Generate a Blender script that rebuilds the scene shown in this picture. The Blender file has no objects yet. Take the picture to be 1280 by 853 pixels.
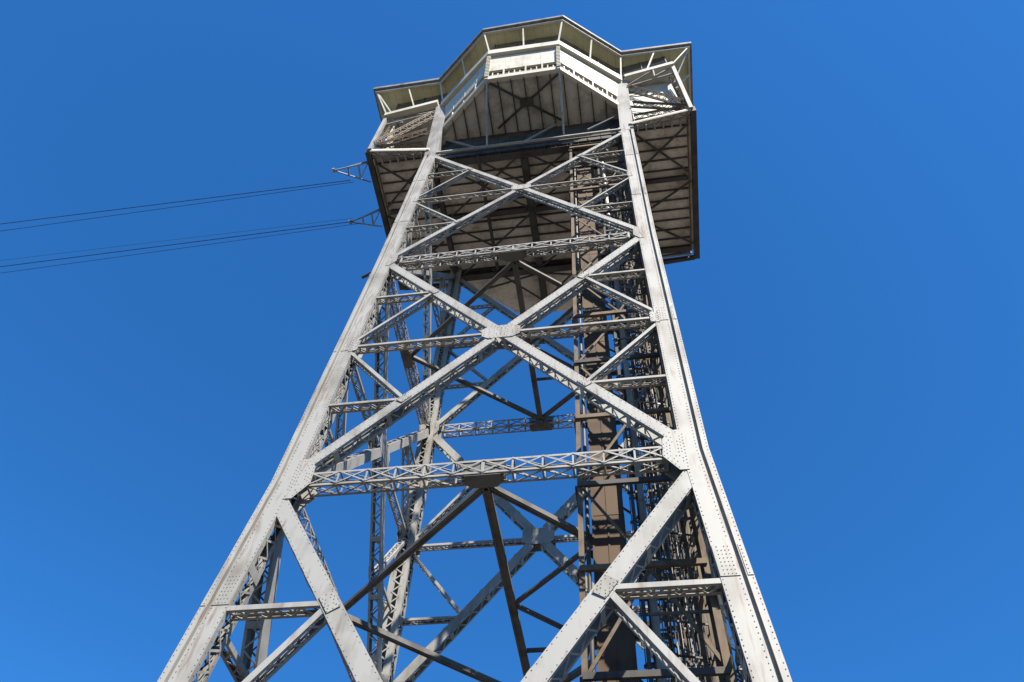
import bpy, math, random
from mathutils import Vector, Matrix
random.seed(7)
V = Vector
scene = bpy.context.scene
col = scene.collection
R = math.radians

# ------------------------------------------------------------------ camera
YAW, PITCH, ROLL = R(-13.265), R(56.635), R(5.674)
fw = V((math.sin(YAW)*math.cos(PITCH), math.cos(YAW)*math.cos(PITCH), math.sin(PITCH)))
r0 = V((math.cos(YAW), -math.sin(YAW), 0)); u0 = r0.cross(fw)
rr = r0*math.cos(ROLL)+u0*math.sin(ROLL); uu = -r0*math.sin(ROLL)+u0*math.cos(ROLL)
cam = bpy.data.cameras.new('camera'); camo = bpy.data.objects.new('camera', cam); col.objects.link(camo)
M3 = Matrix((rr, uu, -fw)).transposed()
camo.matrix_world = Matrix.Translation((4.54, -23.982, 1.6)) @ M3.to_4x4()
cam.sensor_width = 36; cam.lens = 36*1013.17/1280
cam.shift_x = 3.9/1280; cam.shift_y = 1.0/1280
cam.clip_start = 0.1; cam.clip_end = 6000
scene.camera = camo

# ------------------------------------------------------------------ light
SUN_EL, SUN_AZ = R(50), R(35)          # azimuth measured from -Y towards +X
S = V((math.sin(SUN_AZ)*math.cos(SUN_EL), -math.cos(SUN_AZ)*math.cos(SUN_EL), math.sin(SUN_EL)))
w = bpy.data.worlds.new('World'); scene.world = w; w.use_nodes = True
nt = w.node_tree; bg = nt.nodes['Background']
sky = nt.nodes.new('ShaderNodeTexSky'); sky.sky_type = 'NISHITA'; sky.sun_disc = False
sky.sun_elevation = SUN_EL; sky.sun_rotation = math.atan2(S.x, S.y)
sky.air_density = 1.0; sky.dust_density = 0.15; sky.ozone_density = 6.0; sky.altitude = 0
tint = nt.nodes.new('ShaderNodeMix'); tint.data_type = 'RGBA'; tint.blend_type = 'MULTIPLY'; tint.inputs['Factor'].default_value = 1
tint.inputs['B'].default_value = (.32, .99, 1.47, 1)
nt.links.new(sky.outputs[0], tint.inputs['A']); nt.links.new(tint.outputs['Result'], bg.inputs[0]); bg.inputs[1].default_value = 0.054
sl = bpy.data.lights.new('sun', 'SUN'); sl.energy = 5.0; sl.angle = R(0.53); sl.color = (1, 0.93, 0.81)
so = bpy.data.objects.new('sun', sl); col.objects.link(so)
so.rotation_euler = S.to_track_quat('Z', 'Y').to_euler(); so.location = (30, -40, 80)
vs = scene.view_settings
vs.view_transform = 'Standard'; vs.look = 'None'; vs.exposure = 1.45; vs.gamma = 1

# ------------------------------------------------------------------ materials
def mat(name, base, dark, rough=0.55, scale=0.6, rust=0.0, metal=0.0, fine=9.0, bump=0.08, streak=True):
    m = bpy.data.materials.new(name); m.use_nodes = True
    t = m.node_tree; b = t.nodes['Principled BSDF']; N = t.nodes.new; L = t.links.new
    tc = N('ShaderNodeTexCoord')
    n1 = N('ShaderNodeTexNoise'); n1.inputs['Scale'].default_value = scale; n1.inputs['Detail'].default_value = 6
    L(tc.outputs['Object'], n1.inputs['Vector'])
    mp = N('ShaderNodeMapping'); mp.inputs['Scale'].default_value = (1, 1, 0.12 if streak else 1); L(tc.outputs['Object'], mp.inputs['Vector'])
    n2 = N('ShaderNodeTexNoise'); n2.inputs['Scale'].default_value = fine*.45; n2.inputs['Detail'].default_value = 4
    L(mp.outputs[0], n2.inputs['Vector'])
    mul = N('ShaderNodeMath'); mul.operation = 'MULTIPLY_ADD'; mul.inputs[1].default_value = .35; L(n2.outputs['Fac'], mul.inputs[0]); L(n1.outputs['Fac'], mul.inputs[2])
    rp = N('ShaderNodeValToRGB'); rp.color_ramp.elements[0].position = 0.48; rp.color_ramp.elements[1].position = 0.72
    rp.color_ramp.elements[0].color = (*dark, 1); rp.color_ramp.elements[1].color = (*base, 1)
    L(mul.outputs[0], rp.inputs[0]); out = rp.outputs[0]
    if rust > 0:
        n3 = N('ShaderNodeTexNoise'); n3.inputs['Scale'].default_value = 2.3; n3.inputs['Detail'].default_value = 9; n3.inputs['Roughness'].default_value = 0.7
        L(mp.outputs[0], n3.inputs['Vector'])
        r2 = N('ShaderNodeValToRGB'); r2.color_ramp.elements[0].position = 0.62-0.1*rust; r2.color_ramp.elements[1].position = 0.74-0.1*rust
        n4 = N('ShaderNodeTexNoise'); n4.inputs['Scale'].default_value = 9; n4.inputs['Detail'].default_value = 6
        L(mp.outputs[0], n4.inputs['Vector'])
        av = N('ShaderNodeMath'); av.operation = 'MULTIPLY_ADD'; av.inputs[1].default_value = .45; L(n4.outputs['Fac'], av.inputs[0])
        a2 = N('ShaderNodeMath'); a2.operation = 'MULTIPLY'; a2.inputs[1].default_value = .62; L(n3.outputs['Fac'], a2.inputs[0]); L(a2.outputs[0], av.inputs[2])
        L(av.outputs[0], r2.inputs[0])
        mx = N('ShaderNodeMix'); mx.data_type = 'RGBA'; mx.inputs['B'].default_value = (0.115, 0.06, 0.03, 1)
        sc = N('ShaderNodeMath'); sc.operation = 'MULTIPLY'; sc.inputs[1].default_value = min(1, 0.45+0.4*rust); L(r2.outputs[0], sc.inputs[0])
        L(sc.outputs[0], mx.inputs['Factor']); L(out, mx.inputs['A']); out = mx.outputs['Result']
    L(out, b.inputs['Base Color'])
    b.inputs['Specular IOR Level'].default_value = .32 if base[1] > .2 else .15
    b.inputs['Roughness'].default_value = rough; b.inputs['Metallic'].default_value = metal
    if bump:
        bp = N('ShaderNodeBump'); bp.inputs['Strength'].default_value = bump; bp.inputs['Distance'].default_value = 0.02
        L(n2.outputs['Fac'], bp.inputs['Height']); L(bp.outputs[0], b.inputs['Normal'])
    return m
M = {
 'paint': mat('weathered_grey_paint', (.245, .239, .222), (.155, .145, .126), .5, .5, .55),
 'brace': mat('grey_brace_paint', (.236, .231, .217), (.155, .148, .132), .5, .6, .4),
 'shaded': mat('shaded_grey_paint', (.11, .107, .102), (.058, .055, .051), .6, .9, .5),  # darker copy of the grey paint, inner members' shade put into the colour
 'rivet': mat('rivet_heads', (.19, .17, .145), (.10, .08, .06), .6, 4),
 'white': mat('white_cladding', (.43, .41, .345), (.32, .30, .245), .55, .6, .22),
 'soffit': mat('olive_soffit_boards', (.56, .54, .335), (.44, .42, .245), .65, .35, 0.0),
 'floor': mat('stained_concrete', (.60, .53, .45), (.34, .28, .22), .8, .7, .4, streak=False),
 'bayfloor': mat('grey_concrete', (.43, .415, .375), (.25, .235, .205), .8, .7, .2, streak=False),
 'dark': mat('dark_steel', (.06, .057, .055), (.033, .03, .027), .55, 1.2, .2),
 'brown': mat('brown_cladding_paint', (.078, .05, .03), (.046, .029, .017), .6, .9, .3),
 'shaft': mat('dirty_shaft_steel', (.115, .09, .062), (.045, .03, .02), .6, 1.4, .9),
 'rope': mat('steel_rope', (.06, .06, .065), (.03, .03, .035), .45, 3, 0, .6),
 'arm': mat('blue_grey_arm_paint', (.20, .22, .26), (.1, .11, .13), .5, 2),
 'roof': mat('roof_edge_metal', (.17, .165, .165), (.09, .085, .085), .5, 2),
 'plaza': mat('plaza_paving', (.09, .085, .076), (.066, .061, .055), .85, .08, 0, streak=False),
}
def glass_mat():
    m = bpy.data.materials.new('dark_window_glass'); m.use_nodes = True
    b = m.node_tree.nodes['Principled BSDF']; b.inputs['Base Color'].default_value = (.025, .03, .04, 1)
    b.inputs['Roughness'].default_value = .06; b.inputs['Specular IOR Level'].default_value = .6
    n = m.node_tree.nodes.new('ShaderNodeTexNoise'); n.inputs['Scale'].default_value = .8
    bp = m.node_tree.nodes.new('ShaderNodeBump'); bp.inputs['Strength'].default_value = .03
    m.node_tree.links.new(n.outputs['Fac'], bp.inputs['Height']); m.node_tree.links.new(bp.outputs[0], b.inputs['Normal'])
    return m
M['glass'] = glass_mat()

# ------------------------------------------------------------------ mesh builder
class MB:
    def __init__(s): s.v = []; s.f = []; s.m = []
    def poly(s, pts, mi=0):
        k = len(s.v); s.v += [tuple(p) for p in pts]; s.f.append(tuple(range(k, k+len(pts)))); s.m.append(mi)
    def hexa(s, P, mi=0):              # P: 4 bottom + 4 top, same winding
        k = len(s.v); s.v += [tuple(p) for p in P]
        for q in ((0, 3, 2, 1), (4, 5, 6, 7), (0, 1, 5, 4), (1, 2, 6, 5), (2, 3, 7, 6), (3, 0, 4, 7)):
            s.f.append(tuple(k+i for i in q)); s.m.append(mi)
    def bar(s, a, b, sv, nv, s0, s1, n0, n1, mi=0):   # bar a->b with section s0..s1 along sv, n0..n1 along nv
        P = [p+sv*x+nv*y for p in (a, b) for x, y in ((s0, n0), (s1, n0), (s1, n1), (s0, n1))]
        s.hexa(P, mi)
    def beam(s, a, b, w, d, up=V((0, 0, 1)), mi=0):
        a = V(a); b = V(b); t, sv, nv = frame(a, b, up); s.bar(a, b, sv, nv, -w/2, w/2, -d/2, d/2, mi)
    def box(s, x0, x1, y0, y1, z0, z1, mi=0):
        s.hexa([(x0, y0, z0), (x1, y0, z0), (x1, y1, z0), (x0, y1, z0), (x0, y0, z1), (x1, y0, z1), (x1, y1, z1), (x0, y1, z1)], mi)
    def tube(s, pts, r, n=6, mi=0):
        pts = [V(p) for p in pts]; k = len(s.v)
        for i, p in enumerate(pts):
            t = (pts[min(i+1, len(pts)-1)]-pts[max(i-1, 0)]).normalized()
            a = t.cross(V((0, 0, 1)) if abs(t.z) < .9 else V((1, 0, 0))).normalized(); c = t.cross(a)
            for j in range(n):
                q = 2*math.pi*j/n; s.v.append(tuple(p+a*(r*math.cos(q))+c*(r*math.sin(q))))
        for i in range(len(pts)-1):
            for j in range(n):
                s.f.append((k+i*n+j, k+i*n+(j+1) % n, k+(i+1)*n+(j+1) % n, k+(i+1)*n+j)); s.m.append(mi)
        s.f.append(tuple(k+j for j in range(n-1, -1, -1))); s.m.append(mi)
        s.f.append(tuple(k+(len(pts)-1)*n+j for j in range(n))); s.m.append(mi)
    def prism(s, pts, off, mi=0):      # polygon extruded by vector off
        off = V(off); A = [V(p) for p in pts]; B = [p+off for p in A]
        s.poly(A[::-1], mi); s.poly(B, mi)
        for i in range(len(A)):
            j = (i+1) % len(A); s.poly([A[i], A[j], B[j], B[i]], mi)
    def rivet(s, p, n, r=.021, h=.014, mi=1):
        if random.random() < .05: return
        r *= random.uniform(.8, 1.2)
        a = n.orthogonal().normalized(); c = n.cross(a); k = len(s.v)
        for rad, hh in ((r, 0), (r*.6, h)):
            for j in range(5):
                q = 2*math.pi*j/5; s.v.append(tuple(p+a*(rad*math.cos(q))+c*(rad*math.sin(q))+n*hh))
        for j in range(5): s.f.append((k+j, k+(j+1) % 5, k+5+(j+1) % 5, k+5+j)); s.m.append(mi)
        s.f.append(tuple(k+5+j for j in range(5))); s.m.append(mi)
    def build(s, name, mats, parent=None):
        me = bpy.data.meshes.new(name); me.from_pydata(s.v, [], s.f)
        for m in (mats if isinstance(mats, (list, tuple)) else [mats]): me.materials.append(m)
        me.polygons.foreach_set('material_index', s.m); me.update()
        o = bpy.data.objects.new(name, me); col.objects.link(o)
        if parent: o.parent = parent
        return o
def frame(a, b, n):
    t = (b-a).normalized(); n = V(n); n = n-t*n.dot(t)
    if n.length < 1e-4: n = t.orthogonal()
    n.normalize(); return t, t.cross(n), n
def tag(o, label=None, cat=None, group=None, kind=None):
    if label: o['label'] = label
    if cat: o['category'] = cat
    if group: o['group'] = group
    if kind: o['kind'] = kind
    return o
def empty(name, loc=(0, 0, 0)):
    o = bpy.data.objects.new(name, None); o.location = loc; o.empty_display_size = .5; col.objects.link(o); return o

# ------------------------------------------------------------------ ground
g = MB(); g.poly([(-3000, -3000, 0), (3000, -3000, 0), (3000, 3000, 0), (-3000, 3000, 0)])
tag(g.build('ground', M['plaza']), 'pale paved quay under the steel tower', None, None, 'structure')

# ------------------------------------------------------------------ tower numbers
Z4, Z3, Z2, Z1 = 0.6, 21.33, 38.65, 56.41
def W(z):
    pts = [(0, 8.1), (13.3, 7.33), (21.33, 6.78), (38.65, 6.74), (56.41, 6.91), (60, 6.91)]
    for (a, x), (b, y) in zip(pts, pts[1:]):
        if z <= b: return x+(y-x)*(z-a)/(b-a)
    return pts[-1][1]
def D(z): return 4.98+.0446*(60-z)
LW, LD = .86, .74                      # leg width and depth
tower = empty('cable_car_tower')
tag(tower, 'tall pale grey riveted steel lattice tower carrying a white overhanging station on top', 'tower')

# --- legs
PR = [M['paint'], M['rivet']]
def leg(sx, sy):
    m = MB(); lac = MB()
    zs = [0, 5, 10, 13.3, 21.33, 30, 38.65, 47, 56.41, 57.3]
    ax = V((sx, 0, 0)); nv0 = V((0, sy, 0))
    h = LW/2
    for za, zb in zip(zs, zs[1:]):
        a = V((sx*W(za), sy*D(za), za)); b = V((sx*W(zb), sy*D(zb), zb))
        B = lambda *q: m.bar(a, b, ax, nv0, *q)
        B(-h, .10, -.03, 0)                 # wide front plate
        B(.10, .13, -.17, 0); B(.13, .24, -.17, -.14); B(.24, .27, -.17, 0)  # recess
        B(.27, h, -.03, 0)                  # outer strip
        B(h-.03, h, -LD+.03, -.03)          # outer side plate
        B(-h, -h+.03, -.2, -.03)            # inner front flange
        B(-h, -h+.03, -LD+.03, -LD+.18)     # inner rear flange
        B(-h, -.12, -LD, -LD+.03); B(.12, h, -LD, -LD+.03)
        L = (b-a).length; n = int(L/.17)
        fn = (b-a).cross(ax).normalized()
        if fn.y*sy < 0: fn = -fn
        if sy < 0:
            for i in range(n):
                p = a+(b-a)*((i+.5)/n)
                for x in ((-h+.05, .05, h-.05) if za >= 5 else ()): m.rivet(p+ax*x+nv0*.0, fn)
            for i in range(n//2 if za >= 10 else 0):
                p = a+(b-a)*((i+.5)/(n//2)); m.rivet(p+ax*(-h)+nv0*(-.08), -ax); m.rivet(p+ax*(-h)+nv0*(-LD+.09), -ax)
        # lacing on the inner side and on the rear
        k = int(L/.62)
        for i in range(k):
            p = a+(b-a)*(i/k); q = a+(b-a)*((i+1)/k); mid = (p+q)/2
            for (s_, e_) in ((p, mid), (mid, q)):
                y0, y1 = (-.16, -LD+.12) if s_ is p else (-LD+.12, -.16)
                A = s_+ax*(-h-.012)+nv0*y0; Bp = e_+ax*(-h-.012)+nv0*y1
                lac.beam(A, Bp, .07, .014, -ax)
                x0, x1 = (-.2, .2) if s_ is p else (.2, -.2)
                lac.beam(s_+ax*x0+nv0*(-LD-.012), e_+ax*x1+nv0*(-LD-.012), .07, .014, nv0)
            if i % 6 == 0:
                lac.bar(p, p+(b-a).normalized()*.34, nv0, ax, -LD+.02, -.05, -h-.03, -h-.018)
    # splice plates
    for z in (9.0, 16.6, 30.2, 44.5, 51.5):
        a = V((sx*W(z-.55), sy*D(z-.55), z-.55)); b = V((sx*W(z+.55), sy*D(z+.55), z+.55))
        m.bar(a, b, ax, nv0, -h+.01, .09, .002, .02); m.bar(a, b, ax, nv0, .275, h-.01, .002, .02)
        if sy < 0:
            for i in range(8):
                p = a+(b-a)*((i+.5)/8)
                for x in (-.3, -.2, -.1, 0, .33): m.rivet(p+ax*x+nv0*.02, nv0)
    o = m.build('main_leg', PR, tower)
    lac.build('lacing', M['paint'], o)
    f = MB()
    f.box(sx*8.1-.9, sx*8.1+.9, sy*D(0)-.9-(LD/2)*sy, sy*D(0)+.9-(LD/2)*sy, -.02, .5)
    f.build('footing', M['plaza'], tower)
for sx in (-1, 1):
    for sy in (-1, 1): leg(sx, sy)

# --- built-up members
def member(a, b, n, w, depth, lace=.5, rivets=True, mi=('brace',), name='cross_brace', plates=True, sides=(-1, 1), inset=(0, 0), noff=0.0):
    a = V(a); b = V(b); t, sv, nv = frame(a, b, n)
    a = a+t*inset[0]; b = b-t*inset[1]
    a = a+nv*noff; b = b+nv*noff
    m = MB(); hw = w/2; L = (b-a).length
    fl = min(.1, depth*.25)
    for (n0, n1, f0, f1) in ((-.025, 0, -fl, -.025), (-depth, -depth+.025, -depth+.025, -depth+fl)):
        m.bar(a, b, sv, nv, -hw, hw, n0, n1)
        m.bar(a, b, sv, nv, -hw, -hw+.02, f0, f1); m.bar(a, b, sv, nv, hw-.02, hw, f0, f1)
    if rivets:
        k = max(2, int(L/.22))
        for i in range(k):
            p = a+(b-a)*((i+.5)/k)
            m.rivet(p+sv*(-hw+.05), nv, .02, .013); m.rivet(p+sv*(hw-.05), nv, .02, .013)
    o = m.build(name, [M[mi[0]], M['rivet']], tower)
    lc = MB(); k = max(1, int(round(L/(2*lace))))
    for sd in sides:
        off = sv*(sd*(hw+.008))
        for i in range(k):
            p = a+(b-a)*(i/k); q = a+(b-a)*((i+1)/k); mid = (p+q)/2
            lc.beam(p+off+nv*(-fl*.6), mid+off+nv*(-depth+fl*.6), .055, .014, sv)
            lc.beam(mid+off+nv*(-depth+fl*.6), q+off+nv*(-fl*.6), .055, .014, sv)
            if plates and i % 3 == 1:
                lc.bar(p, p+t*.22, nv, sv, -depth+.01, -.03, sd*(hw+.018), sd*(hw+.028))
    lc.build('lacing', M[mi[0]], o)
    return o
def gusset(node, e, t, n, pts, depth, sc=1.0, noff=.004, rearp=True):
    m = MB(); e = V(e).normalized(); t = V(t); t = (t-e*t.dot(e)).normalized(); n = e.cross(t)
    if n.dot(V(nrm_hint)) < 0: n = -n
    P = [node+e*(x*sc)+t*(y*sc)+n*noff for x, y in pts]
    m.prism(P, n*.018)
    if rearp:
        m2 = MB(); m2.prism([p-n*(depth+.03) for p in P], n*.018); m2.build('rear_gusset_plate', M['brace'], tower)
    # rivets in rows just inside the outline
    c = sum(P, V())/len(P)
    for ring in (.88, .62, .36):
        Q = [c+(p-c)*ring for p in P]
        for i in range(len(Q)):
            a, b = Q[i], Q[(i+1) % len(Q)]; k = max(1, int((b-a).length/.15))
            for j in range(k): m.rivet(a+(b-a)*(j/k)+n*.018, n, .022, .014)
    return m.build('gusset_plate', PR, tower)
nrm_hint = (0, -1, 0)
HEXG = [(.3, -1.05), (.3, 1.15), (.78, 1.1), (1.05, .62), (1.1, -.3), (.62, -1.05)]
OCT = [(-.8, -.28), (-.8, .28), (-.5, .5), (.5, .5), (.8, .28), (.8, -.28), (.5, -.5), (-.5, -.5)]
KN = [(.25, -.5), (.25, .5), (.62, .38), (.62, -.38)]
def face(P, n, bays, girders):
    """P(side,z) -> point on the face line at the leg; n outward normal"""
    global nrm_hint
    n = V(n); nrm_hint = n
    for bi, (za, zb, wd, ws, dp) in enumerate(bays):
        La, Ra, Lb, Rb = P(-1, za), P(1, za), P(-1, zb), P(1, zb)
        if zb < 5: c_ = (Lb+Rb)/2; Lb = c_+(Lb-c_)*.815; Rb = c_+(Rb-c_)*.815
        wa = (Ra-La).length; wb = (Rb-Lb).length; s = wa/(wa+wb)
        nn = (Ra-La).cross(La-Lb); nn = nn if nn.dot(n) > 0 else -nn; nn.normalize()
        X = La.lerp(Rb, s)
        det = n.y < -.5
        member(La, Rb, nn, wd, dp, .42, det, inset=(.45, .45), noff=-.012)
        for A, B in ((Ra, X), (X, Lb)):
            member(A, B, nn, wd, dp, .42, det, inset=(.45, .62) if B is X else (.62, .45), noff=-.018)
        gusset(X, Ra-La, La-Lb, nn, OCT, dp, wd/.42)
        za4 = za+(zb-za)*s
        for sd in (-1, 1):
            A = La if sd < 0 else Ra; Bq = Lb if sd < 0 else Rb
            q1 = A.lerp(X, .45 if zb < 5 else .48); q3 = X.lerp(Bq, .5)
            zm = X.z; mid = P(sd, zm); l1 = P(sd, q1.z); l3 = P(sd, q3.z)
            kw = dict(rivets=False, name='secondary_strut', plates=False)
            member(l1, q1, nn, ws, dp*.72, .36, inset=(.42, .1), noff=-.02, **kw)
            member(mid, X, nn, ws*1.05, dp*.72, .40, inset=(.42, .6), noff=-.02, **kw)
            if zb > 5: member(l3, q3, nn, ws, dp*.72, .36, inset=(.42, .1), noff=-.02, **kw)
            k2 = dict(rivets=False, name='diagonal_strut', plates=False)
            member(q1, mid, nn, ws*1.15, dp*.72, .36, inset=(.15, .5), noff=-.026, **k2)
            member(mid, q3, nn, ws*1.15, dp*.72, .36, inset=(.5, .15), noff=-.026, **k2)
            e = (Ra-La)*(-sd)
            gusset(mid, e, A-Bq, nn, KN, dp, 1.0 if bi else .8)
            sm = [(-.26, -.16), (-.26, .16), (.26, .16), (.26, -.16)]
            gusset(q1, X-A, n.cross(X-A), nn, sm, dp, wd/.42, noff=.006, rearp=False)
            gusset(q3, Bq-X, n.cross(Bq-X), nn, sm, dp, wd/.42, noff=.006, rearp=False)
    for z, scg in girders:
        A, B = P(-1, z), P(1, z)
        for sd in (-1, 1):
            N_ = P(sd, z); gusset(N_, (B-A)*(-sd), P(sd, z+1)-P(sd, z-1), n, HEXG, dp if False else .62, scg)
        girder(A, B, n, .64, .52)
def girder(a, b, n, h, d, nb=12, name='girder', hub=True, inset=.9, c=.085):
    t = (b-a).normalized(); n = V(n).normalized(); up = V((0, 0, 1))
    a = a+t*inset-n*.05; b = b-t*inset-n*.05
    m = MB()
    lace = MB()
    for nn in (0, -d):
        for z in (h/2, -h/2):
            A = a+n*nn+up*z; B = b+n*nn+up*z
            s = 1 if nn == 0 else -1; q = -1 if z > 0 else 1
            m.bar(A, B, up, n, 0 if q > 0 else -c, c if q > 0 else 0, -.015 if s > 0 else 0, 0 if s > 0 else .015)
            m.bar(A, B, up, n, 0 if q > 0 else -.015, .015 if q > 0 else 0, -c if s > 0 else .015, -.015 if s > 0 else c)
    for i in range(nb+1):
        p = a+(b-a)*(i/nb)
        for nn in (.004, -d-.004):
            wv = .11 if i in (0, nb//2, nb) else .06
            lace.bar(p+n*nn-up*(h/2-.02), p+n*nn+up*(h/2-.02), t, n, -wv/2, wv/2, -.006, .006)
        lace.bar(p-up*(h/2+.01), p-n*d-up*(h/2+.01), t, up, -.035, .035, -.006, .006)
        lace.bar(p+up*(h/2+.01), p-n*d+up*(h/2+.01), t, up, -.035, .035, -.006, .006)
        if i < nb:
            q = a+(b-a)*((i+1)/nb)
            for nn in (.018, -d-.018):
                lace.beam(p+n*nn-up*(h/2-.05), q+n*nn+up*(h/2-.05), .05, .01, n)
                n2 = nn+(.011 if nn > 0 else -.011); lace.beam(p+n*n2+up*(h/2-.05), q+n*n2-up*(h/2-.05), .05, .01, n)
            for z in (-h/2-.024, h/2+.024):
                lace.beam(p+up*z-n*.04, q+up*z-n*(d-.04), .05, .01, up)
                lace.beam(p+up*(z*1.03)-n*(d-.04), q+up*(z*1.03)-n*.04, .05, .01, up)
    o = m.build(name, M['brace'], tower); lace.build('lacing', M['brace'], o)
    if hub:
        c_ = (a+b)/2; hb = MB()
        P = [c_+t*x-n*y-up*(h/2+.05) for x, y in ((-.6, .02), (.6, .02), (.6, d-.12), (.42, d+.06), (-.42, d+.06), (-.6, d-.12))]
        hb.prism(P, -up*.02)
        hb.bar(c_-t*.7-n*(d/2), c_+t*.7-n*(d/2), up, n, -h/2+.02, h/2-.02, -d/2+.03, d/2-.03)
        hb.build('hub_plate', M['shaded'], o)
    return o
# bays: z top, z bottom, diagonal width, strut width, depth
BAYS = [(Z1, Z2, .31, .09, .44), (Z2, Z3, .42, .125, .55), (Z3-.68, .05, .545, .17, .60)]
GIR = [(Z1, .55), (Z2, .62), (Z3, .92)]
SO = .0
face(lambda s, z: V((s*W(z), -D(z), z)), (0, -1, 0), BAYS, GIR[1:])
face(lambda s, z: V((s*W(z), D(z), z)), (0, 1, 0), BAYS, GIR[1:])
for sd in (-1, 1):
    face(lambda s, z: V((sd*(W(z)+.40), s*(D(z)-.37), z)), (sd, 0, 0), BAYS, GIR[1:])
nrm_hint = (0, -1, 0)
for sd in (-1, 1):
    gusset(V((sd*W(Z1), -D(Z1), Z1)), (-sd, 0, 0), (0, 0, 1), V((0, -1, 0)), HEXG, .5, .6)

# --- horizontal diaphragms at Z2 and Z3
def box_member(a, b, w, h, name='diaphragm_beam', m_='shaded'):
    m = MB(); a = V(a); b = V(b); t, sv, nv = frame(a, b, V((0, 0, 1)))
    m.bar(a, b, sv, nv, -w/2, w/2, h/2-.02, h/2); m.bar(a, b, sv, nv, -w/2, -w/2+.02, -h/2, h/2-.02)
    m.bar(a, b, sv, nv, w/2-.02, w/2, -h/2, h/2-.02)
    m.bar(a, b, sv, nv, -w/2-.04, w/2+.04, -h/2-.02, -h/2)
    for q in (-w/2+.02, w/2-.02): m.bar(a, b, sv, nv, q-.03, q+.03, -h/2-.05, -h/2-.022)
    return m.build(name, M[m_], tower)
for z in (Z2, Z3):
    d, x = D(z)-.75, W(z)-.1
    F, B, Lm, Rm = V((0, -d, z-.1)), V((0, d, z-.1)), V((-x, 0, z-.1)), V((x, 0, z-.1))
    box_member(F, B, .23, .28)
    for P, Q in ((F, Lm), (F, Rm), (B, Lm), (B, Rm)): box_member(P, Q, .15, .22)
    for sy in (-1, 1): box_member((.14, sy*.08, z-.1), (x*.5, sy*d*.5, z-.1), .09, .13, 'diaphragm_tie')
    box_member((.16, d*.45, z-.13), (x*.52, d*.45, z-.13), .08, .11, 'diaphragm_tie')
# ------------------------------------------------------------------ station on top
ZF, ZB, ZR, ZE = 57.0, 61.0, 66.3, 70.0
XF = 11.28
FLOORP = [(-XF, -5.75), (-7.1, -5.3), (-7.0, -4.4), (7.0, -4.4), (7.1, -5.3), (XF, -5.75), (XF, 4.95), (6.9, 5.3), (2.5, 9.2), (-2.5, 9.2), (-6.9, 5.3), (-XF, 4.95)]
m = MB(); m.prism([(x, y, ZF+.12) for x, y in FLOORP], (0, 0, .25)); m.build('station_floor', M['floor'], tower)
BAYB = [(-6.75, -5.2), (-2.7, -8.5), (2.6, -8.55), (6.8, -5.2)]
BAYT = [(-7.0, -5.8), (-2.72, -9.1), (2.58, -9.1), (7.0, -5.85)]
m = MB(); m.prism([(6.5, -4.4, ZB+.16), (-6.5, -4.4, ZB+.16)]+[(x, y, ZB+.16) for x, y in BAYB], (0, 0, .2)); m.build('bay_floor', M['bayfloor'], tower)
m = MB(); m.box(-6.5, 6.5, -4.4, -4.25, ZF+.38, ZB+.14)
for k in range(14): m.box(-6.3+.95*k, -6.22+.95*k, -4.46, -4.403, ZF+.38, ZB+.1)
m.build('hall_front_wall', M['dark'], tower)  # wall coloured dark to carry the shade under the bay
# floor joists: across the wings, lengthways under the bay
m = MB()
y = -4.75
while y < 4.8:
    m.box(-XF+.3, XF-.3, y-.05, y+.05, ZF-.02, ZF+.115); y += .78
m.build('floor_joists', M['dark'], tower)
m = MB()
x = -5.7
while x < 5.8:
    t_ = (abs(x)-2.65)/(6.45-2.65); yf = -8.4 if t_ < 0 else -8.4+t_*3.05
    m.box(x-.035, x+.035, yf, -4.45, ZB+.0, ZB+.155); x += .95
m.build('bay_joists', M['dark'], tower)
# main floor beams
def floor_beam(a, b, w, h, z=ZF-.02): 
    mm = MB(); a = V((*a, z-h/2)); b = V((*b, z-h/2)); t, sv, nv = frame(a, b, V((0, 0, 1)))
    mm.bar(a, b, sv, nv, -w/2, w/2, h/2-.03, h/2); mm.bar(a, b, sv, nv, -.02, .02, -h/2+.03, h/2-.03); mm.bar(a, b, sv, nv, -w/2, w/2, -h/2, -h/2+.03)
    L = (b-a).length
    for i in range(int(L/.8)):
        p = a+t*(.4+.8*i); mm.bar(p, p+t*.03, sv, nv, -w/2+.02, -.022, -h/2+.031, h/2-.031); mm.bar(p, p+t*.03, sv, nv, .022, w/2-.02, -h/2+.031, h/2-.031)
    return mm.build('floor_beam', M['dark'], tower)
floor_beam((-6.5, -4.3), (6.5, -4.3), .5, .6, ZF-.03)
floor_beam((-6.9, -4.0), (-6.9, 4.6), .35, .5); floor_beam((6.9, -4.0), (6.9, 4.6), .35, .5)
floor_beam((-.4, -4.0), (-.4, 8.9), .5, .55)
floor_beam((-XF+.4, -1.0), (-7.2, -1.0), .3, .32); floor_beam((XF-.4, -1.0), (7.2, -1.0), .3, .32)
floor_beam((-6.6, 0.0), (-.7, 0.0), .42, .42); floor_beam((-.1, 0.0), (6.6, 0.0), .42, .42)
floor_beam((-6.6, 4.9), (6.6, 4.9), .5, .7, ZF-.06)
floor_beam((-XF+.3, 4.6), (-7.2, 4.6), .4, .35); floor_beam((XF-.3, 4.6), (7.2, 4.6), .4, .35)
floor_beam((-3.6, -4.6), (-3.6, 4.5), .22, .3, ZF-.45); floor_beam((3.0, -4.6), (3.0, 4.5), .22, .3, ZF-.45)
def tie(a, b, w=.14, m_='dark', z=ZF-.16, name='wind_brace'):
    mm = MB(); mm.beam((*a, z), (*b, z+.01), w, .09); return mm.build(name, M[m_], tower)
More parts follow.
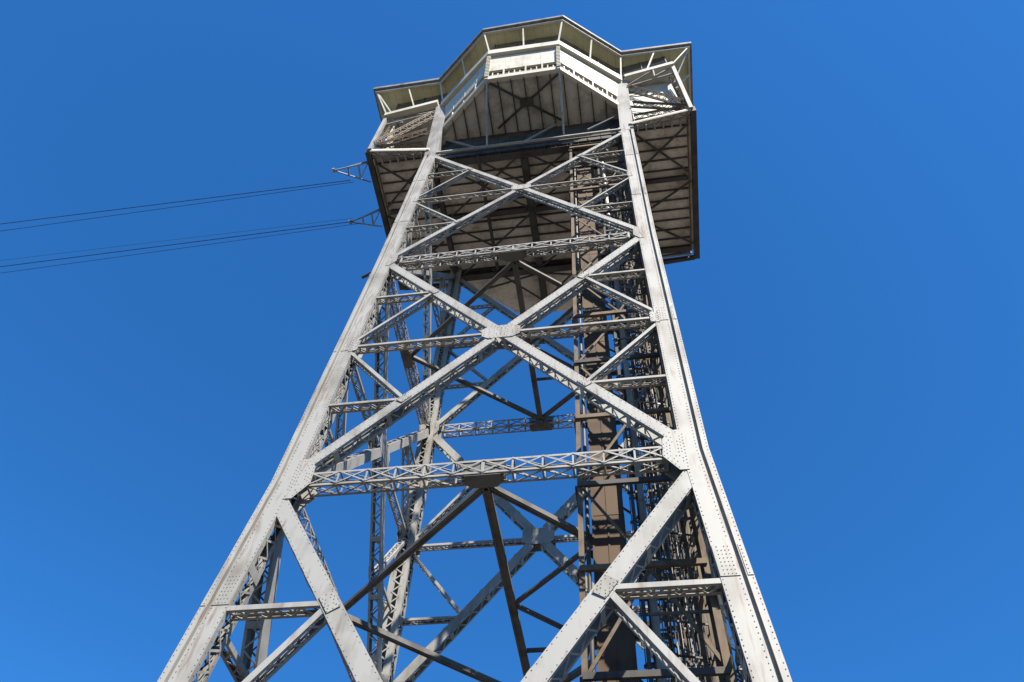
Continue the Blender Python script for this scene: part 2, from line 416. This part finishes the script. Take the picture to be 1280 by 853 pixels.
for sx in (-1, 1):
    for (a, b) in (((7.2, -4.8), (11.0, -1.4)), ((11.1, -4.9), (7.2, -1.6)), ((7.4, 1.6), (11.2, -.7)), ((7.4, 1.9), (11.2, 4.3)), ((7.2, 4.2), (8.3, 2.5))):
        tie((sx*a[0], a[1]), (sx*b[0], b[1]))
    for (a, b) in (((.0, -4.5), (6.3, -.3)), ((6.3, -4.5), (.2, -.3)), ((.2, .3), (6.3, 4.6)), ((6.3, .3), (.2, 4.6)), ((3.4, -4.4), (.2, -2.2)), ((3.6, 4.4), (.1, 7.6)), ((0.2, 5.2), (5.4, 6.2))):
        tie((sx*a[0]-.4, a[1]), (sx*b[0]-.4*(1 if b[0] < 1 else 0), b[1]), .13, z=ZF-.62)
tie((-2.5, -8.3), (2.4, -4.9), .16, z=ZB-.06); tie((2.5, -8.3), (-2.4, -4.9), .16, z=ZB-.08)
m = MB(); m.prism([(x*.5, -6.6+y*.35, ZB-.15) for x, y in ((-1, -1), (1, -1), (1, 1), (-1, 1))], (0, 0, .02)); m.build('brace_hub', M['dark'], tower)
# front strut at the head of the legs with two light hangers to the bay corners
m = MB()
m.beam((-6.5, -5.2, Z1), (6.5, -5.2, Z1), .15, .15)
o_ = m.build('head_strut', M['paint'], tower)
for x0, x1 in ((-2.7, -2.85), (2.6, 2.57)):
    mm = MB(); mm.beam((x0, -8.42, ZB-.06), (x1, -5.22, Z1+.09), .13, .13); mm.build('bay_bracket', M['paint'], tower)
for a, b in (((-.6, -4.75, 57.4), (1.9, -4.75, 60.6)), ((4.2, -4.75, 58.6), (6.4, -4.9, 60.4)), ((-6.3, -4.75, 60.4), (-3.6, -4.75, 57.5))):
    mm = MB(); mm.beam(a, b, .16, .1, V((0, -1, 0))); mm.build('wind_brace', M['paint'], tower)
# floor edge girders of the wings (white, lattice behind)
def edge_girder(a, b, n):
    a = V(a); b = V(b); n = V(n); mm = MB(); t, sv, nv = frame(a, b, n)
    mm.bar(a, b, sv, nv, -.13, .13, -.03, 0); mm.bar(a, b, sv, nv, -.13, .13, -.46, -.43)
    L = (b-a).length; k = int(L/.45)
    for i in range(k):
        p = a+(b-a)*(i/k); q = a+(b-a)*((i+1)/k)
        for sd in (-.135, .135):
            mm.beam(p+sv*sd-nv*(.04 if i % 2 else .42), q+sv*sd-nv*(.42 if i % 2 else .04), .05, .012, sv)
    return mm.build('floor_edge_girder', M['paint'], tower)
for sx in (-1, 1):
    edge_girder((sx*7.25, -5.36, ZF-.1), (sx*XF, -5.8, ZF-.05), (0, -1, 0))
    # side fascia, and rear fascia
    mm = MB(); mm.box(sx*XF-.02 if sx > 0 else -XF-.36, XF+.36 if sx > 0 else -XF+.02, -5.75, 5.6, ZF-.22, ZF+.7); mm.build('side_fascia', M['dark'], tower)
    mm = MB(); mm.tube([(sx*(XF-.25), -5.5, ZF-.15), (sx*(XF-.25), 4.9, ZF-.15)], .05); mm.build('edge_pipe', M['shaft'], tower)
    mm = MB(); mm.beam((sx*7.4, 5.75, ZF-.1), (sx*XF, 5.5, ZF-.1), .28, .3); mm.build('rear_edge_beam', M['dark'], tower)
    mm = MB(); mm.tube([(sx*7.4, 5.35, ZF-.3), (sx*XF, 5.2, ZF-.3)], .04); mm.build('edge_pipe', M['shaft'], tower)

# bay parapet walls: cap band, white panel, recessed balusters, bottom edge
def wall_strip(name, mt, f0, f1, off=0.0, thick=.12, rear=False):
    """strip round the bay between height fractions f0..f1"""
    mm = MB(); pts = []
    for (bx, by), (tx, ty) in zip(BAYB, BAYT): pts.append((V((bx, by, ZB)), V((tx, ty, ZR))))
    inward = [V((.75, .65, 0)), V((.32, .95, 0)), V((-.32, .95, 0)), V((-.75, .65, 0))]
    for i in range(3):
        a0, a1 = pts[i]; b0, b1 = pts[i+1]
        P = []
        for d in (off, off+thick):
            P += [a0.lerp(a1, f0)+inward[i]*d, b0.lerp(b1, f0)+inward[i+1]*d, b0.lerp(b1, f1)+inward[i+1]*d, a0.lerp(a1, f1)+inward[i]*d]
        mm.hexa(P)
    return mm.build(name, mt, tower)
wall_strip('parapet_cap', M['white'], .86, 1.0, -.30, .55)
wall_strip('bay_panel', M['white'], .33, .84, 0, .2)
wall_strip('bay_recess', M['dark'], .11, .325, .30, .1)  # dark backing strip, shade of the openings put into its colour
wall_strip('bay_sill', M['white'], .0, .10, -.1, .34)
mm = MB()
for i in range(3):
    a0, a1 = V((*BAYB[i], ZB)), V((*BAYT[i], ZR)); b0, b1 = V((*BAYB[i+1], ZB)), V((*BAYT[i+1], ZR))
    k = 13 if i else 4
    for j in range(k+1):
        t = j/k; p = a0.lerp(b0, t); q = a1.lerp(b1, t); big = j in (0, 3, 7, 10, 13)
        wv = .11 if big else .075
        A = p.lerp(q, .10); Bq = p.lerp(q, .325 if big else .185+.04*(j % 2))
        mm.beam(A, Bq, wv, .12, (b0-a0).cross(V((0, 0, 1))))
    mm.tube([a0.lerp(a1, .225)+V((0, .1, 0)), b0.lerp(b1, .225)+V((0, .1, 0))], .035)
    for t in (.25, .5, .75):
        p = a0.lerp(b0, t); q = a1.lerp(b1, t); mm.beam(p.lerp(q, .335), p.lerp(q, .835), .035, .03, (b0-a0).cross(V((0, 0, 1))))
mm.build('bay_balusters', M['white'], tower)
for i in (1, 2):                       # riveted corner posts of the bay
    mm = MB()
    a, b = V((*BAYB[i], ZB)), V((*BAYT[i], ZR)); mm.beam(a+V((0, -.05, 0)), b.lerp(a, .15)+V((0, -.05, 0)), .22, .2, V((0, -1, 0)))
    for j in range(14):
        p = a.lerp(b, .06+.055*j); s = 1 if i == 1 else -1
        mm.box(p.x-.15, p.x+.15, p.y-.24, p.y-.14, p.z-.07, p.z+.07)
    mm.build('corner_post', M['white'], tower)
# columns carrying the parapet above the legs
for sx in (-1, 1):
    mm = MB(); a = V((sx*6.9, -5.15, Z1)); b = V((sx*7.12, -5.85, ZR-.3))
    t, sv, nv = frame(a, b, V((0, -1, 0)))
    mm.bar(a, b, sv, nv, -.46, .46, -.03, 0); mm.bar(a, b, sv, nv, -.46, -.43, -.6, -.03); mm.bar(a, b, sv, nv, .43, .46, -.6, -.03)
    mm.bar(a, b, sv, nv, -.46, .46, -.63, -.6)
    for j in range(30):
        p = a.lerp(b, (j+.5)/30)
        for x in (-.36, .36): mm.rivet(p+sv*x, nv, .024, .016)
    mm.build('head_column', PR, tower)
# wings: balcony beam, raking corner strut, back wall, lattice brackets
for sx in (-1, 1):
    j = V((sx*7.1, -5.9, ZR)); c = V((11.1, -6.4, ZR)) if sx > 0 else V((-11.85, -5.4, ZR)); fc = V((sx*(XF+.05), -5.85, ZF))
    mm = MB(); mm.beam(j+V((sx*.35, 0, -.25)), c+V((sx*.1, 0, -.25)), .5, .6); mm.build('balcony_beam', M['white'], tower)
    mm = MB(); mm.beam(c+V((0, .05, -.6)), fc+V((0, .05, .05)), .26, .26, V((0, -1, 0))); mm.build('corner_strut', M['paint'], tower)
    yw = -5.2 if sx > 0 else -2.6
    mm = MB(); mm.prism([(sx*7.5, yw, ZF+.4), (sx*11.0, yw, ZF+.4), (sx*11.0, yw, ZR-.52), (sx*7.5, yw, ZR-.52)], (0, .12, 0)); mm.build('wing_wall', M['white'] if sx > 0 else M['shaded'], tower)  # left one set back and darkened, standing in for the shaded open interior
    mm = MB(); mm.prism([(sx*7.2, -5.6, ZR-.5), (c.x-sx*.1, c.y+.3, ZR-.5), (sx*11.4, 5.2, ZR-.5), (sx*7.2, 5.2, ZR-.5)], (0, 0, .14)); mm.build('balcony_slab', M['bayfloor'], tower)
    mm = MB(); mm.prism([(sx*(XF-.1), -5.1, ZF+.7), (sx*(XF-.1), 5.2, ZF+.7), (sx*11.1, 5.2, ZR-.5), (sx*11.1, -5.0, ZR-.5)], (-sx*.12, 0, 0)); mm.build('wing_wall', M['white'], tower)
    def lat(a, b, h=.36, w=.16, name='bracket_truss', m_='shaft'):
        mm = MB(); a = V(a); b = V(b); t, sv, nv = frame(a, b, V((0, -.75, -.66)))
        for sd in (-1, 1):
            mm.bar(a, b, sv, nv, sd*h/2-.04, sd*h/2+.04, -.05, 0); mm.bar(a, b, sv, nv, sd*h/2-.04, sd*h/2+.04, -.05-w, -w)
        L = (b-a).length; k = int(L/.36)
        for i in range(k):
            p = a+(b-a)*(i/k); q = a+(b-a)*((i+1)/k); s_ = h/2 if i % 2 else -h/2
            mm.beam(p+sv*s_+nv*.01, q-sv*s_+nv*.01, .05, .012, nv); mm.beam(p+sv*s_-nv*(w+.06), q-sv*s_-nv*(w+.06), .05, .012, nv)
        return mm.build(name, M[m_], tower)
    lat((sx*7.5, -5.75, 64.3), (sx*11.1, -5.85, 58.4), .5)
    lat((c.x-sx*.2, c.y+.35, ZR-1.2), (sx*11.2, -5.7, 58.2), .45)
    lat((sx*7.5, -5.65, 60.4), (sx*11.0, -5.75, 57.9), .4)
    lat((sx*7.5, -5.5, 57.8), (sx*11.0, -5.7, 57.7), .4)
    mm = MB(); mm.beam(j+V((sx*.4, .15, -2.0)), c+V((-sx*.1, .2, -1.7)), .1, .12)
    mm.beam(j+V((sx*.4, .1, -1.9)), c+V((-sx*1.6, .1, -.6)), .1, .1); mm.beam(c+V((-sx*1.5, .2, -1.75)), c+V((-sx*1.5, .05, -.55)), .1, .1)
    mm.beam(c+V((-sx*1.4, .2, -1.7)), c+V((-sx*.3, .1, -.6)), .1, .1)
    mm.build('balcony_bracing', M['paint'], tower)
    # small corbels under the wing edge
    for k in range(7):
        mm = MB(); x = sx*(7.6+k*.58); mm.box(min(x, x+sx*.1), max(x, x+sx*.1), -5.2, -4.72, ZF-.3, ZF-.03)
        mm.build('corbel', M['paint'], tower)

# roof
EV = [(-13.45, -6.75), (-7.75, -6.8), (-3.45, -10.2), (3.1, -10.35), (7.5, -6.95), (13.1, -6.9), (13.1, 6.8), (7.5, 6.8), (3.1, 10.2), (-3.4, 10.2), (-7.7, 6.8), (-13.4, 6.8)]
m = MB(); m.prism([(x, y, ZE+.02) for x, y in EV], (0, 0, .45))
cx = [(x*.55, y*.55, ZE+1.6) for x, y in EV]
for i in range(len(EV)):
    k = (i+1) % len(EV); m.poly([(*EV[i], ZE+.475), (*EV[k], ZE+.475), cx[k], cx[i]])
m.poly(cx); roof = m.build('roof', M['roof'], tower)
def inset_poly(P, d):
    out = []; n = len(P)
    for i in range(n):
        p0, p, p1 = V(P[i-1]), V(P[i]), V(P[(i+1) % n]); a = (p-p0).normalized(); b = (p1-p).normalized()
        na = V((-a.y, a.x)); nb_ = V((-b.y, b.x)); q = (na+nb_); q = q/q.dot(na); out.append(p+q*d)
    return out
IN = inset_poly([V(p) for p in EV], .22)
m = MB(); m.prism([(p.x, p.y, ZE-.04) for p in IN], (0, 0, .055))
def line_y(P, x):
    for a, b in zip(P, P[1:]):
        if a[0] <= x <= b[0]: return a[1]+(b[1]-a[1])*(x-a[0])/(b[0]-a[0])
x = -12.9
while x < 12.9:
    m.box(x-.018, x+.018, line_y(EV[:6], x)+.45, -4.8, ZE-.058, ZE-.042, 1); x += .62
m.build('roof_soffit', [M['soffit'], M['bayfloor']], roof)
m = MB(); IN2 = inset_poly([V(p) for p in EV], .2); IN3 = inset_poly([V(p) for p in EV], .38)
for i in range(len(EV)):
    k = (i+1) % len(EV); A, B, C_, E_ = IN2[i], IN2[k], IN3[k], IN3[i]
    m.hexa([(A.x, A.y, ZE-.3), (B.x, B.y, ZE-.3), (C_.x, C_.y, ZE-.3), (E_.x, E_.y, ZE-.3), (A.x, A.y, ZE-.045), (B.x, B.y, ZE-.045), (C_.x, C_.y, ZE-.045), (E_.x, E_.y, ZE-.045)])
m.build('eave_lip', M['white'], roof)
# eave posts: from parapet to eave
RL = [(-11.85, -5.45), (-7.1, -5.85), (-2.75, -9.15), (2.6, -9.2), (7.15, -5.95), (11.1, -6.4)]
EO = [V(p) for p in inset_poly([V(p) for p in EV], .3)[:6]]
def post(a, b):
    mm = MB(); mm.beam((a[0], a[1], ZR-.05), (b[0], b[1], ZE-.1), .115, .115, V((0, -1, 0))); mm.build('eave_post', M['white'], tower)
for i in range(6): post(RL[i], EO[i])
for i in range(5):
    a = V(RL[i]).lerp(V(RL[i+1]), .5); b = EO[i].lerp(EO[i+1], .5)
    if i in (0, 2, 4, 1, 3): post(a, b)
for sx in (-1, 1):
    for y in (-4.5, -.5, 3.5, 6.5): post((sx*11.3, y), ((12.85 if sx > 0 else -13.2), y))
    # second raking corner stay seen beside the corner posts
    post((sx*11.2, -5.0), ((12.8 if sx > 0 else -13.15), -6.5))
# glazed gallery behind the parapet
GL = [(-11.5, 5.8), (-11.55, -5.2), (-6.9, -5.6), (-2.6, -8.9), (2.48, -8.95), (7.0, -5.7), (10.85, -6.15), (11.2, 5.8)]
m = MB(); mu = MB()
for i in range(len(GL)-1):
    a, b = V((*GL[i], ZR)), V((*GL[i+1], ZR)); d = V((0, 0, ZE-.06-ZR))
    m.prism([a, b, b+d, a+d], (b-a).cross(V((0, 0, 1))).normalized()*-.06)
    L = (b-a).length; k = max(2, int(L/1.6))
    for j in range(k+1):
        p = a.lerp(b, j/k); mu.beam(p, p+d, .07, .12, (b-a).cross(V((0, 0, 1))))
    mu.beam(a+V((0, 0, .9)), b+V((0, 0, .9)), .16, .08)
m.prism([(*p, ZR-.02) for p in GL], (0, 0, -.1))
gl = m.build('gallery_windows', M['glass'], tower); mu.build('mullions', M['roof'], gl)
# rear parapet, so that the station is closed from behind
m = MB()
RP = [(11.1, 5.35), (6.9, 5.5), (2.5, 8.9), (-2.5, 8.9), (-6.9, 5.5), (-11.1, 5.35)]
for a, b in zip(RP, RP[1:]): m.prism([(*a, ZF+.4), (*b, ZF+.4), (*b, ZR), (*a, ZR)], (0, .15, 0))
m.build('rear_wall', M['white'], tower)
# cabin walls of the station hall between the legs (seen in slots from below)
# --- outriggers carrying the ropes
def outrigger(y0, y1, ty, L, zt):
    mm = MB(); x0 = -XF-.4; tip = V((x0-L, ty, zt))
    A, B = V((x0, y0, zt+.15)), V((x0, y1, zt-.35))
    mm.beam(A, tip, .085, .085); mm.beam(B, tip, .085, .085)
    C_ = V((x0, y0, zt+.5)); mm.beam(C_, A.lerp(tip, .62), .09, .09)
    for t in (.28, .58): mm.beam(A.lerp(tip, t), B.lerp(tip, t), .1, .1)
    mm.beam(A, B.lerp(tip, .28), .07, .07)
    mm.tube([tip+V((0, -.14, .02)), tip+V((0, .14, .02))], .11, 10)
    mm.build('rope_outrigger', M['arm'], tower)
outrigger(-4.9, -3.6, -4.7, 2.6, 56.9); outrigger(-1.15, -.05, -.55, 2.45, 56.9)
m = MB(); m.beam((-7.1, -5.7, Z2-.35), (-7.75, -5.5, Z2-.5), .06, .08); m.tube([(-7.6, -5.5, Z2-.5), (-7.95, -5.42, Z2-.62)], .09, 8)
m.build('stub_bracket', M['dark'], tower)  # small dark fitting beside the left leg

# ------------------------------------------------------------------ ropes to the left
def rope(y, z, x0, r, sag, label, far):
    mm = MB(); pts = []
    for i in range(41):
        t = i/40; x = x0-t*420; pts.append((x, y+t*far, z-4*sag*t*(1-t)+t*3))
    mm.tube(pts, r, 6)
    tag(mm.build('track_rope', M['rope'], None), label, 'cable', 'ropes running left from the station')
rope(-3.86, 56.75, -13.2, .028, 2.5, 'upper dark steel rope of the upper pair reaching left from the higher outrigger', -2)
rope(-3.72, 56.7, -13.0, .021, 4, 'lower thin rope of the upper pair running left below the higher outrigger', 2)
rope(-.6, 56.85, -13.9, .031, 2.5, 'thickest dark rope leaving the tip of the lower outrigger', 2)
rope(-.8, 57.0, -13.9, .012, 2, 'faint thin rope just above the thick one from the lower outrigger', -1)
rope(-.42, 56.75, -13.3, .019, 4, 'thin rope hanging just under the thick one at the lower outrigger', 4)

# ------------------------------------------------------------------ lift shaft
lift = empty('lift_shaft', (5.0, -2.6, 0))
tag(lift, 'dirty brown open steel lift shaft with boxed duct inside the tower near the right leg', 'lift shaft')
def lp(mb, name, m_): 
    o = mb.build(name, M[m_]); o.parent = lift; o.matrix_parent_inverse = Matrix.Translation((-5.0, 2.6, 0)); return o
SX0, SX1, SY0, SY1, ZT = 2.95, 7.0, -4.4, -1.2, 56.7
XR = lambda z: SX1-.75*max(0, (z-16)/40.)         # right posts follow the leg inward a little
for x, y, w_ in ((SX0, SY0, .17), (SX0, SY1, .15), (SX1-.55, SY1, .15), (SX1-.1, SY0, .22)):
    mm = MB(); top = x if x < 4 else x-.55
    P0 = V((x, y, 0)); P1 = V((top, y, ZT)); mm.beam(P0, P1, w_, w_, V((0, -1, 0)))
    lp(mm, 'corner_post', 'shaft')
# boxed duct of brown sheet
mm = MB(); mm.box(3.25, 4.36, -3.4, -2.3, 0, ZT)
for z in [2.2*i for i in range(26)]: mm.box(3.235, 4.375, -3.415, -2.285, z, z+.05)
for x in (3.28, 3.8, 4.33): mm.box(x-.03, x+.03, -3.425, -3.403, 0, ZT)
lp(mm, 'boxed_duct', 'brown')
mm = MB(); mm.tube([(3.12, -3.75, 0), (3.12, -3.75, ZT)], .07, 8); lp(mm, 'conduit', 'dark')
mm = MB(); mm.tube([(5.02, -3.5, 0), (5.02, -3.5, ZT)], .12, 8)
for i in range(40): mm.tube([(5.02, -3.5, 1.4*i), (5.02, -3.5, 1.4*i+.08)], .145, 8)
lp(mm, 'guide_tube', 'paint')
for x, y, m_ in ((4.72, -2.3, 'dark'), (4.95, -1.9, 'dark'), (5.75, -2.1, 'shaft'), (6.25, -3.8, 'shaft'), (5.45, -1.5, 'dark'), (4.7, -4.0, 'dark')):
    mm = MB(); mm.box(x-.06, x+.06, y-.05, y+.05, 0, ZT); lp(mm, 'guide_rail', m_)
for k in range(10):
    x = 5.25+.085*k+(.05 if k > 4 else 0); y = -3.1+.22*(k % 4); mm = MB(); mm.tube([(x, y, 0), (x-.1, y, ZT)], .017, 5)
    lp(mm, 'hoist_rope', 'shaft' if k % 3 else 'paint')
for k in range(16):
    x = 4.62+.14*k; mm = MB(); mm.beam((x, -1.75, 0), (x-.03*k, -1.75, ZT), .035, .035, V((0, -1, 0))); lp(mm, 'screen_bar', ('paint', 'dark', 'shaft', 'dark')[k % 4])
for y in (-4.1, -3.3, -2.4, -1.6):
    mm = MB(); mm.beam((6.78, y, 0), (6.2, y, ZT), .07, .09, V((1, 0, 0))); lp(mm, 'side_rail', 'shaft')
for k in range(46):
    z = 1.2*k+.5; xe = 6.8-.6*z/ZT; mm = MB(); s_ = 1 if k % 2 else -1
    mm.beam((4.6, -1.68, z), (xe, -1.68, z), .05, .06)
    mm.beam((xe, -4.1 if s_ > 0 else -1.6, z), (xe, -1.6 if s_ > 0 else -4.1, z+1.15), .05, .04, V((1, 0, 0)))
    mm.beam((4.62 if s_ > 0 else xe, -1.64, z+.05), (xe if s_ > 0 else 4.62, -1.64, z+1.15), .045, .03, V((0, 1, 0)))
    mm.beam((5.05, -3.4, z+.3), (xe, -3.0, z+.3), .045, .06)
    lp(mm, 'cage_lacing', ('shaft', 'dark', 'shaded', 'brace')[k % 4])
zr = 14.98-3.72*4; kk = 0
while zr < ZT:
    mm = MB(); xr = SX1-.1-.55*zr/ZT; xb = SX1-.55-.55*zr/ZT
    mm.beam((SX0-.05, SY0-.12, zr), (xr, SY0-.12, zr), .12, .2); mm.beam((SX0, SY1+.1, zr), (xb, SY1+.1, zr), .12, .18)
    mm.beam((SX0-.12, SY0, zr+.01), (SX0-.12, SY1, zr+.01), .1, .16); mm.beam((xr, SY0, zr+.01), (xb+.1, SY1, zr+.01), .1, .16)
    lp(mm, 'ring_beam', 'shaft' if kk % 2 else 'dark')
    z2 = zr+3.72
    if z2 < ZT+2:
        mm = MB(); xr2 = xr-.04
        zt_ = min(z2, ZT)
        if kk % 2 == 0:
            mm.beam((SX0+.1, SY0-.02, zr+.15), (5.0, SY0-.02, zt_-.1), .11, .05, V((0, -1, 0)))
            mm.beam((xr, SY0-.02, zr+.15), (5.0, SY0-.08, zt_-.1), .11, .05, V((0, -1, 0)))
        else:
            mm.beam((5.0, SY0-.02, zr+.15), (SX0+.1, SY0-.02, zt_-.1), .09, .05, V((0, -1, 0)))
            mm.beam((5.0, SY0-.08, zr+.15), (xr2, SY0-.08, zt_-.1), .09, .05, V((0, -1, 0)))
        mm.beam((xb, SY1+.05, zr+.1), (SX0, SY1+.05, zt_-.1), .09, .05, V((0, 1, 0)))
        mm.beam((SX0-.04, SY0, zr+.1), (SX0-.04, SY1, zt_-.1), .08, .05, V((1, 0, 0)))
        lp(mm, 'shaft_brace', 'shaft')
        mm = MB(); zm = zr+1.86
        mm.beam((4.55, -2.2, zm), (xb, -2.2, zm), .07, .1); mm.beam((4.55, -3.95, zm+.5), (xr, -3.95, zm+.5), .06, .09); mm.beam((6.3, -4.2, zm+.2), (6.3, -1.3, zm+.2), .06, .1)
        lp(mm, 'rail_bracket', 'shaded')
    zr += 3.72; kk += 1

# ------------------------------------------------------------------ stair beside the shaft, against the right side of the tower
stair = empty('steel_staircase', (5.6, .8, 0))
tag(stair, 'narrow zigzag steel staircase with grating treads behind the lift shaft by the right legs', 'staircase')
def sp(mb, name, m_, par=None):
    o = mb.build(name, M[m_]); o.parent = stair; o.matrix_parent_inverse = Matrix.Translation((-5.6, -.8, 0)); return o
X0, X1, Y0, Y1 = 4.75, 6.25, -.9, 2.6
for x in (X0, X1):
    for y in (Y0, Y1):
        mm = MB(); mm.box(x-.05, x+.05, y-.05, y+.05, 0, 56.6); sp(mm, 'corner_post', 'shaft')
H = 2.75
for k in range(20):
    z = k*H; up_ = k % 2 == 0
    xa = X0+.4 if up_ else X1-.4
    ya, yb = (Y0+.5, Y1-.5) if up_ else (Y1-.5, Y0+.5)
    mm = MB()
    for dx in (-.33, .33): mm.beam((xa+dx, ya, z+.1), (xa+dx, yb, z+H), .05, .2)
    for i in range(12):
        t = (i+.5)/12; mm.box(xa-.3, xa+.3, ya+(yb-ya)*t-.1, ya+(yb-ya)*t+.1, z+.1+(H-.1)*t-.015, z+.1+(H-.1)*t+.015)
    sp(mm, 'stair_flight', 'shaded')
    mm = MB()
    for dx in (-.36, .36):
        mm.tube([(xa+dx, ya, z+1.1), (xa+dx, yb, z+H+1.0)], .024, 5)
        for i in range(5):
            t = i/4; y_ = ya+(yb-ya)*t; mm.tube([(xa+dx, y_, z+.1+(H-.1)*t), (xa+dx, y_, z+1.1+(H-.1)*t)], .018, 5)
    sp(mm, 'handrail', 'shaft')
    mm = MB(); ye = Y1 if up_ else Y0; y_in = yb
    for i in range(5):
        yy = y_in+(ye-y_in)*i/5; mm.box(X0, X1, min(yy, yy+(ye-y_in)*.14), max(yy, yy+(ye-y_in)*.14), z+H-.02, z+H+.02)
    mm.box(X0, X1, ye-.04, ye+.04, z+H-.1, z+H-.025)
    sp(mm, 'landing', 'dark')
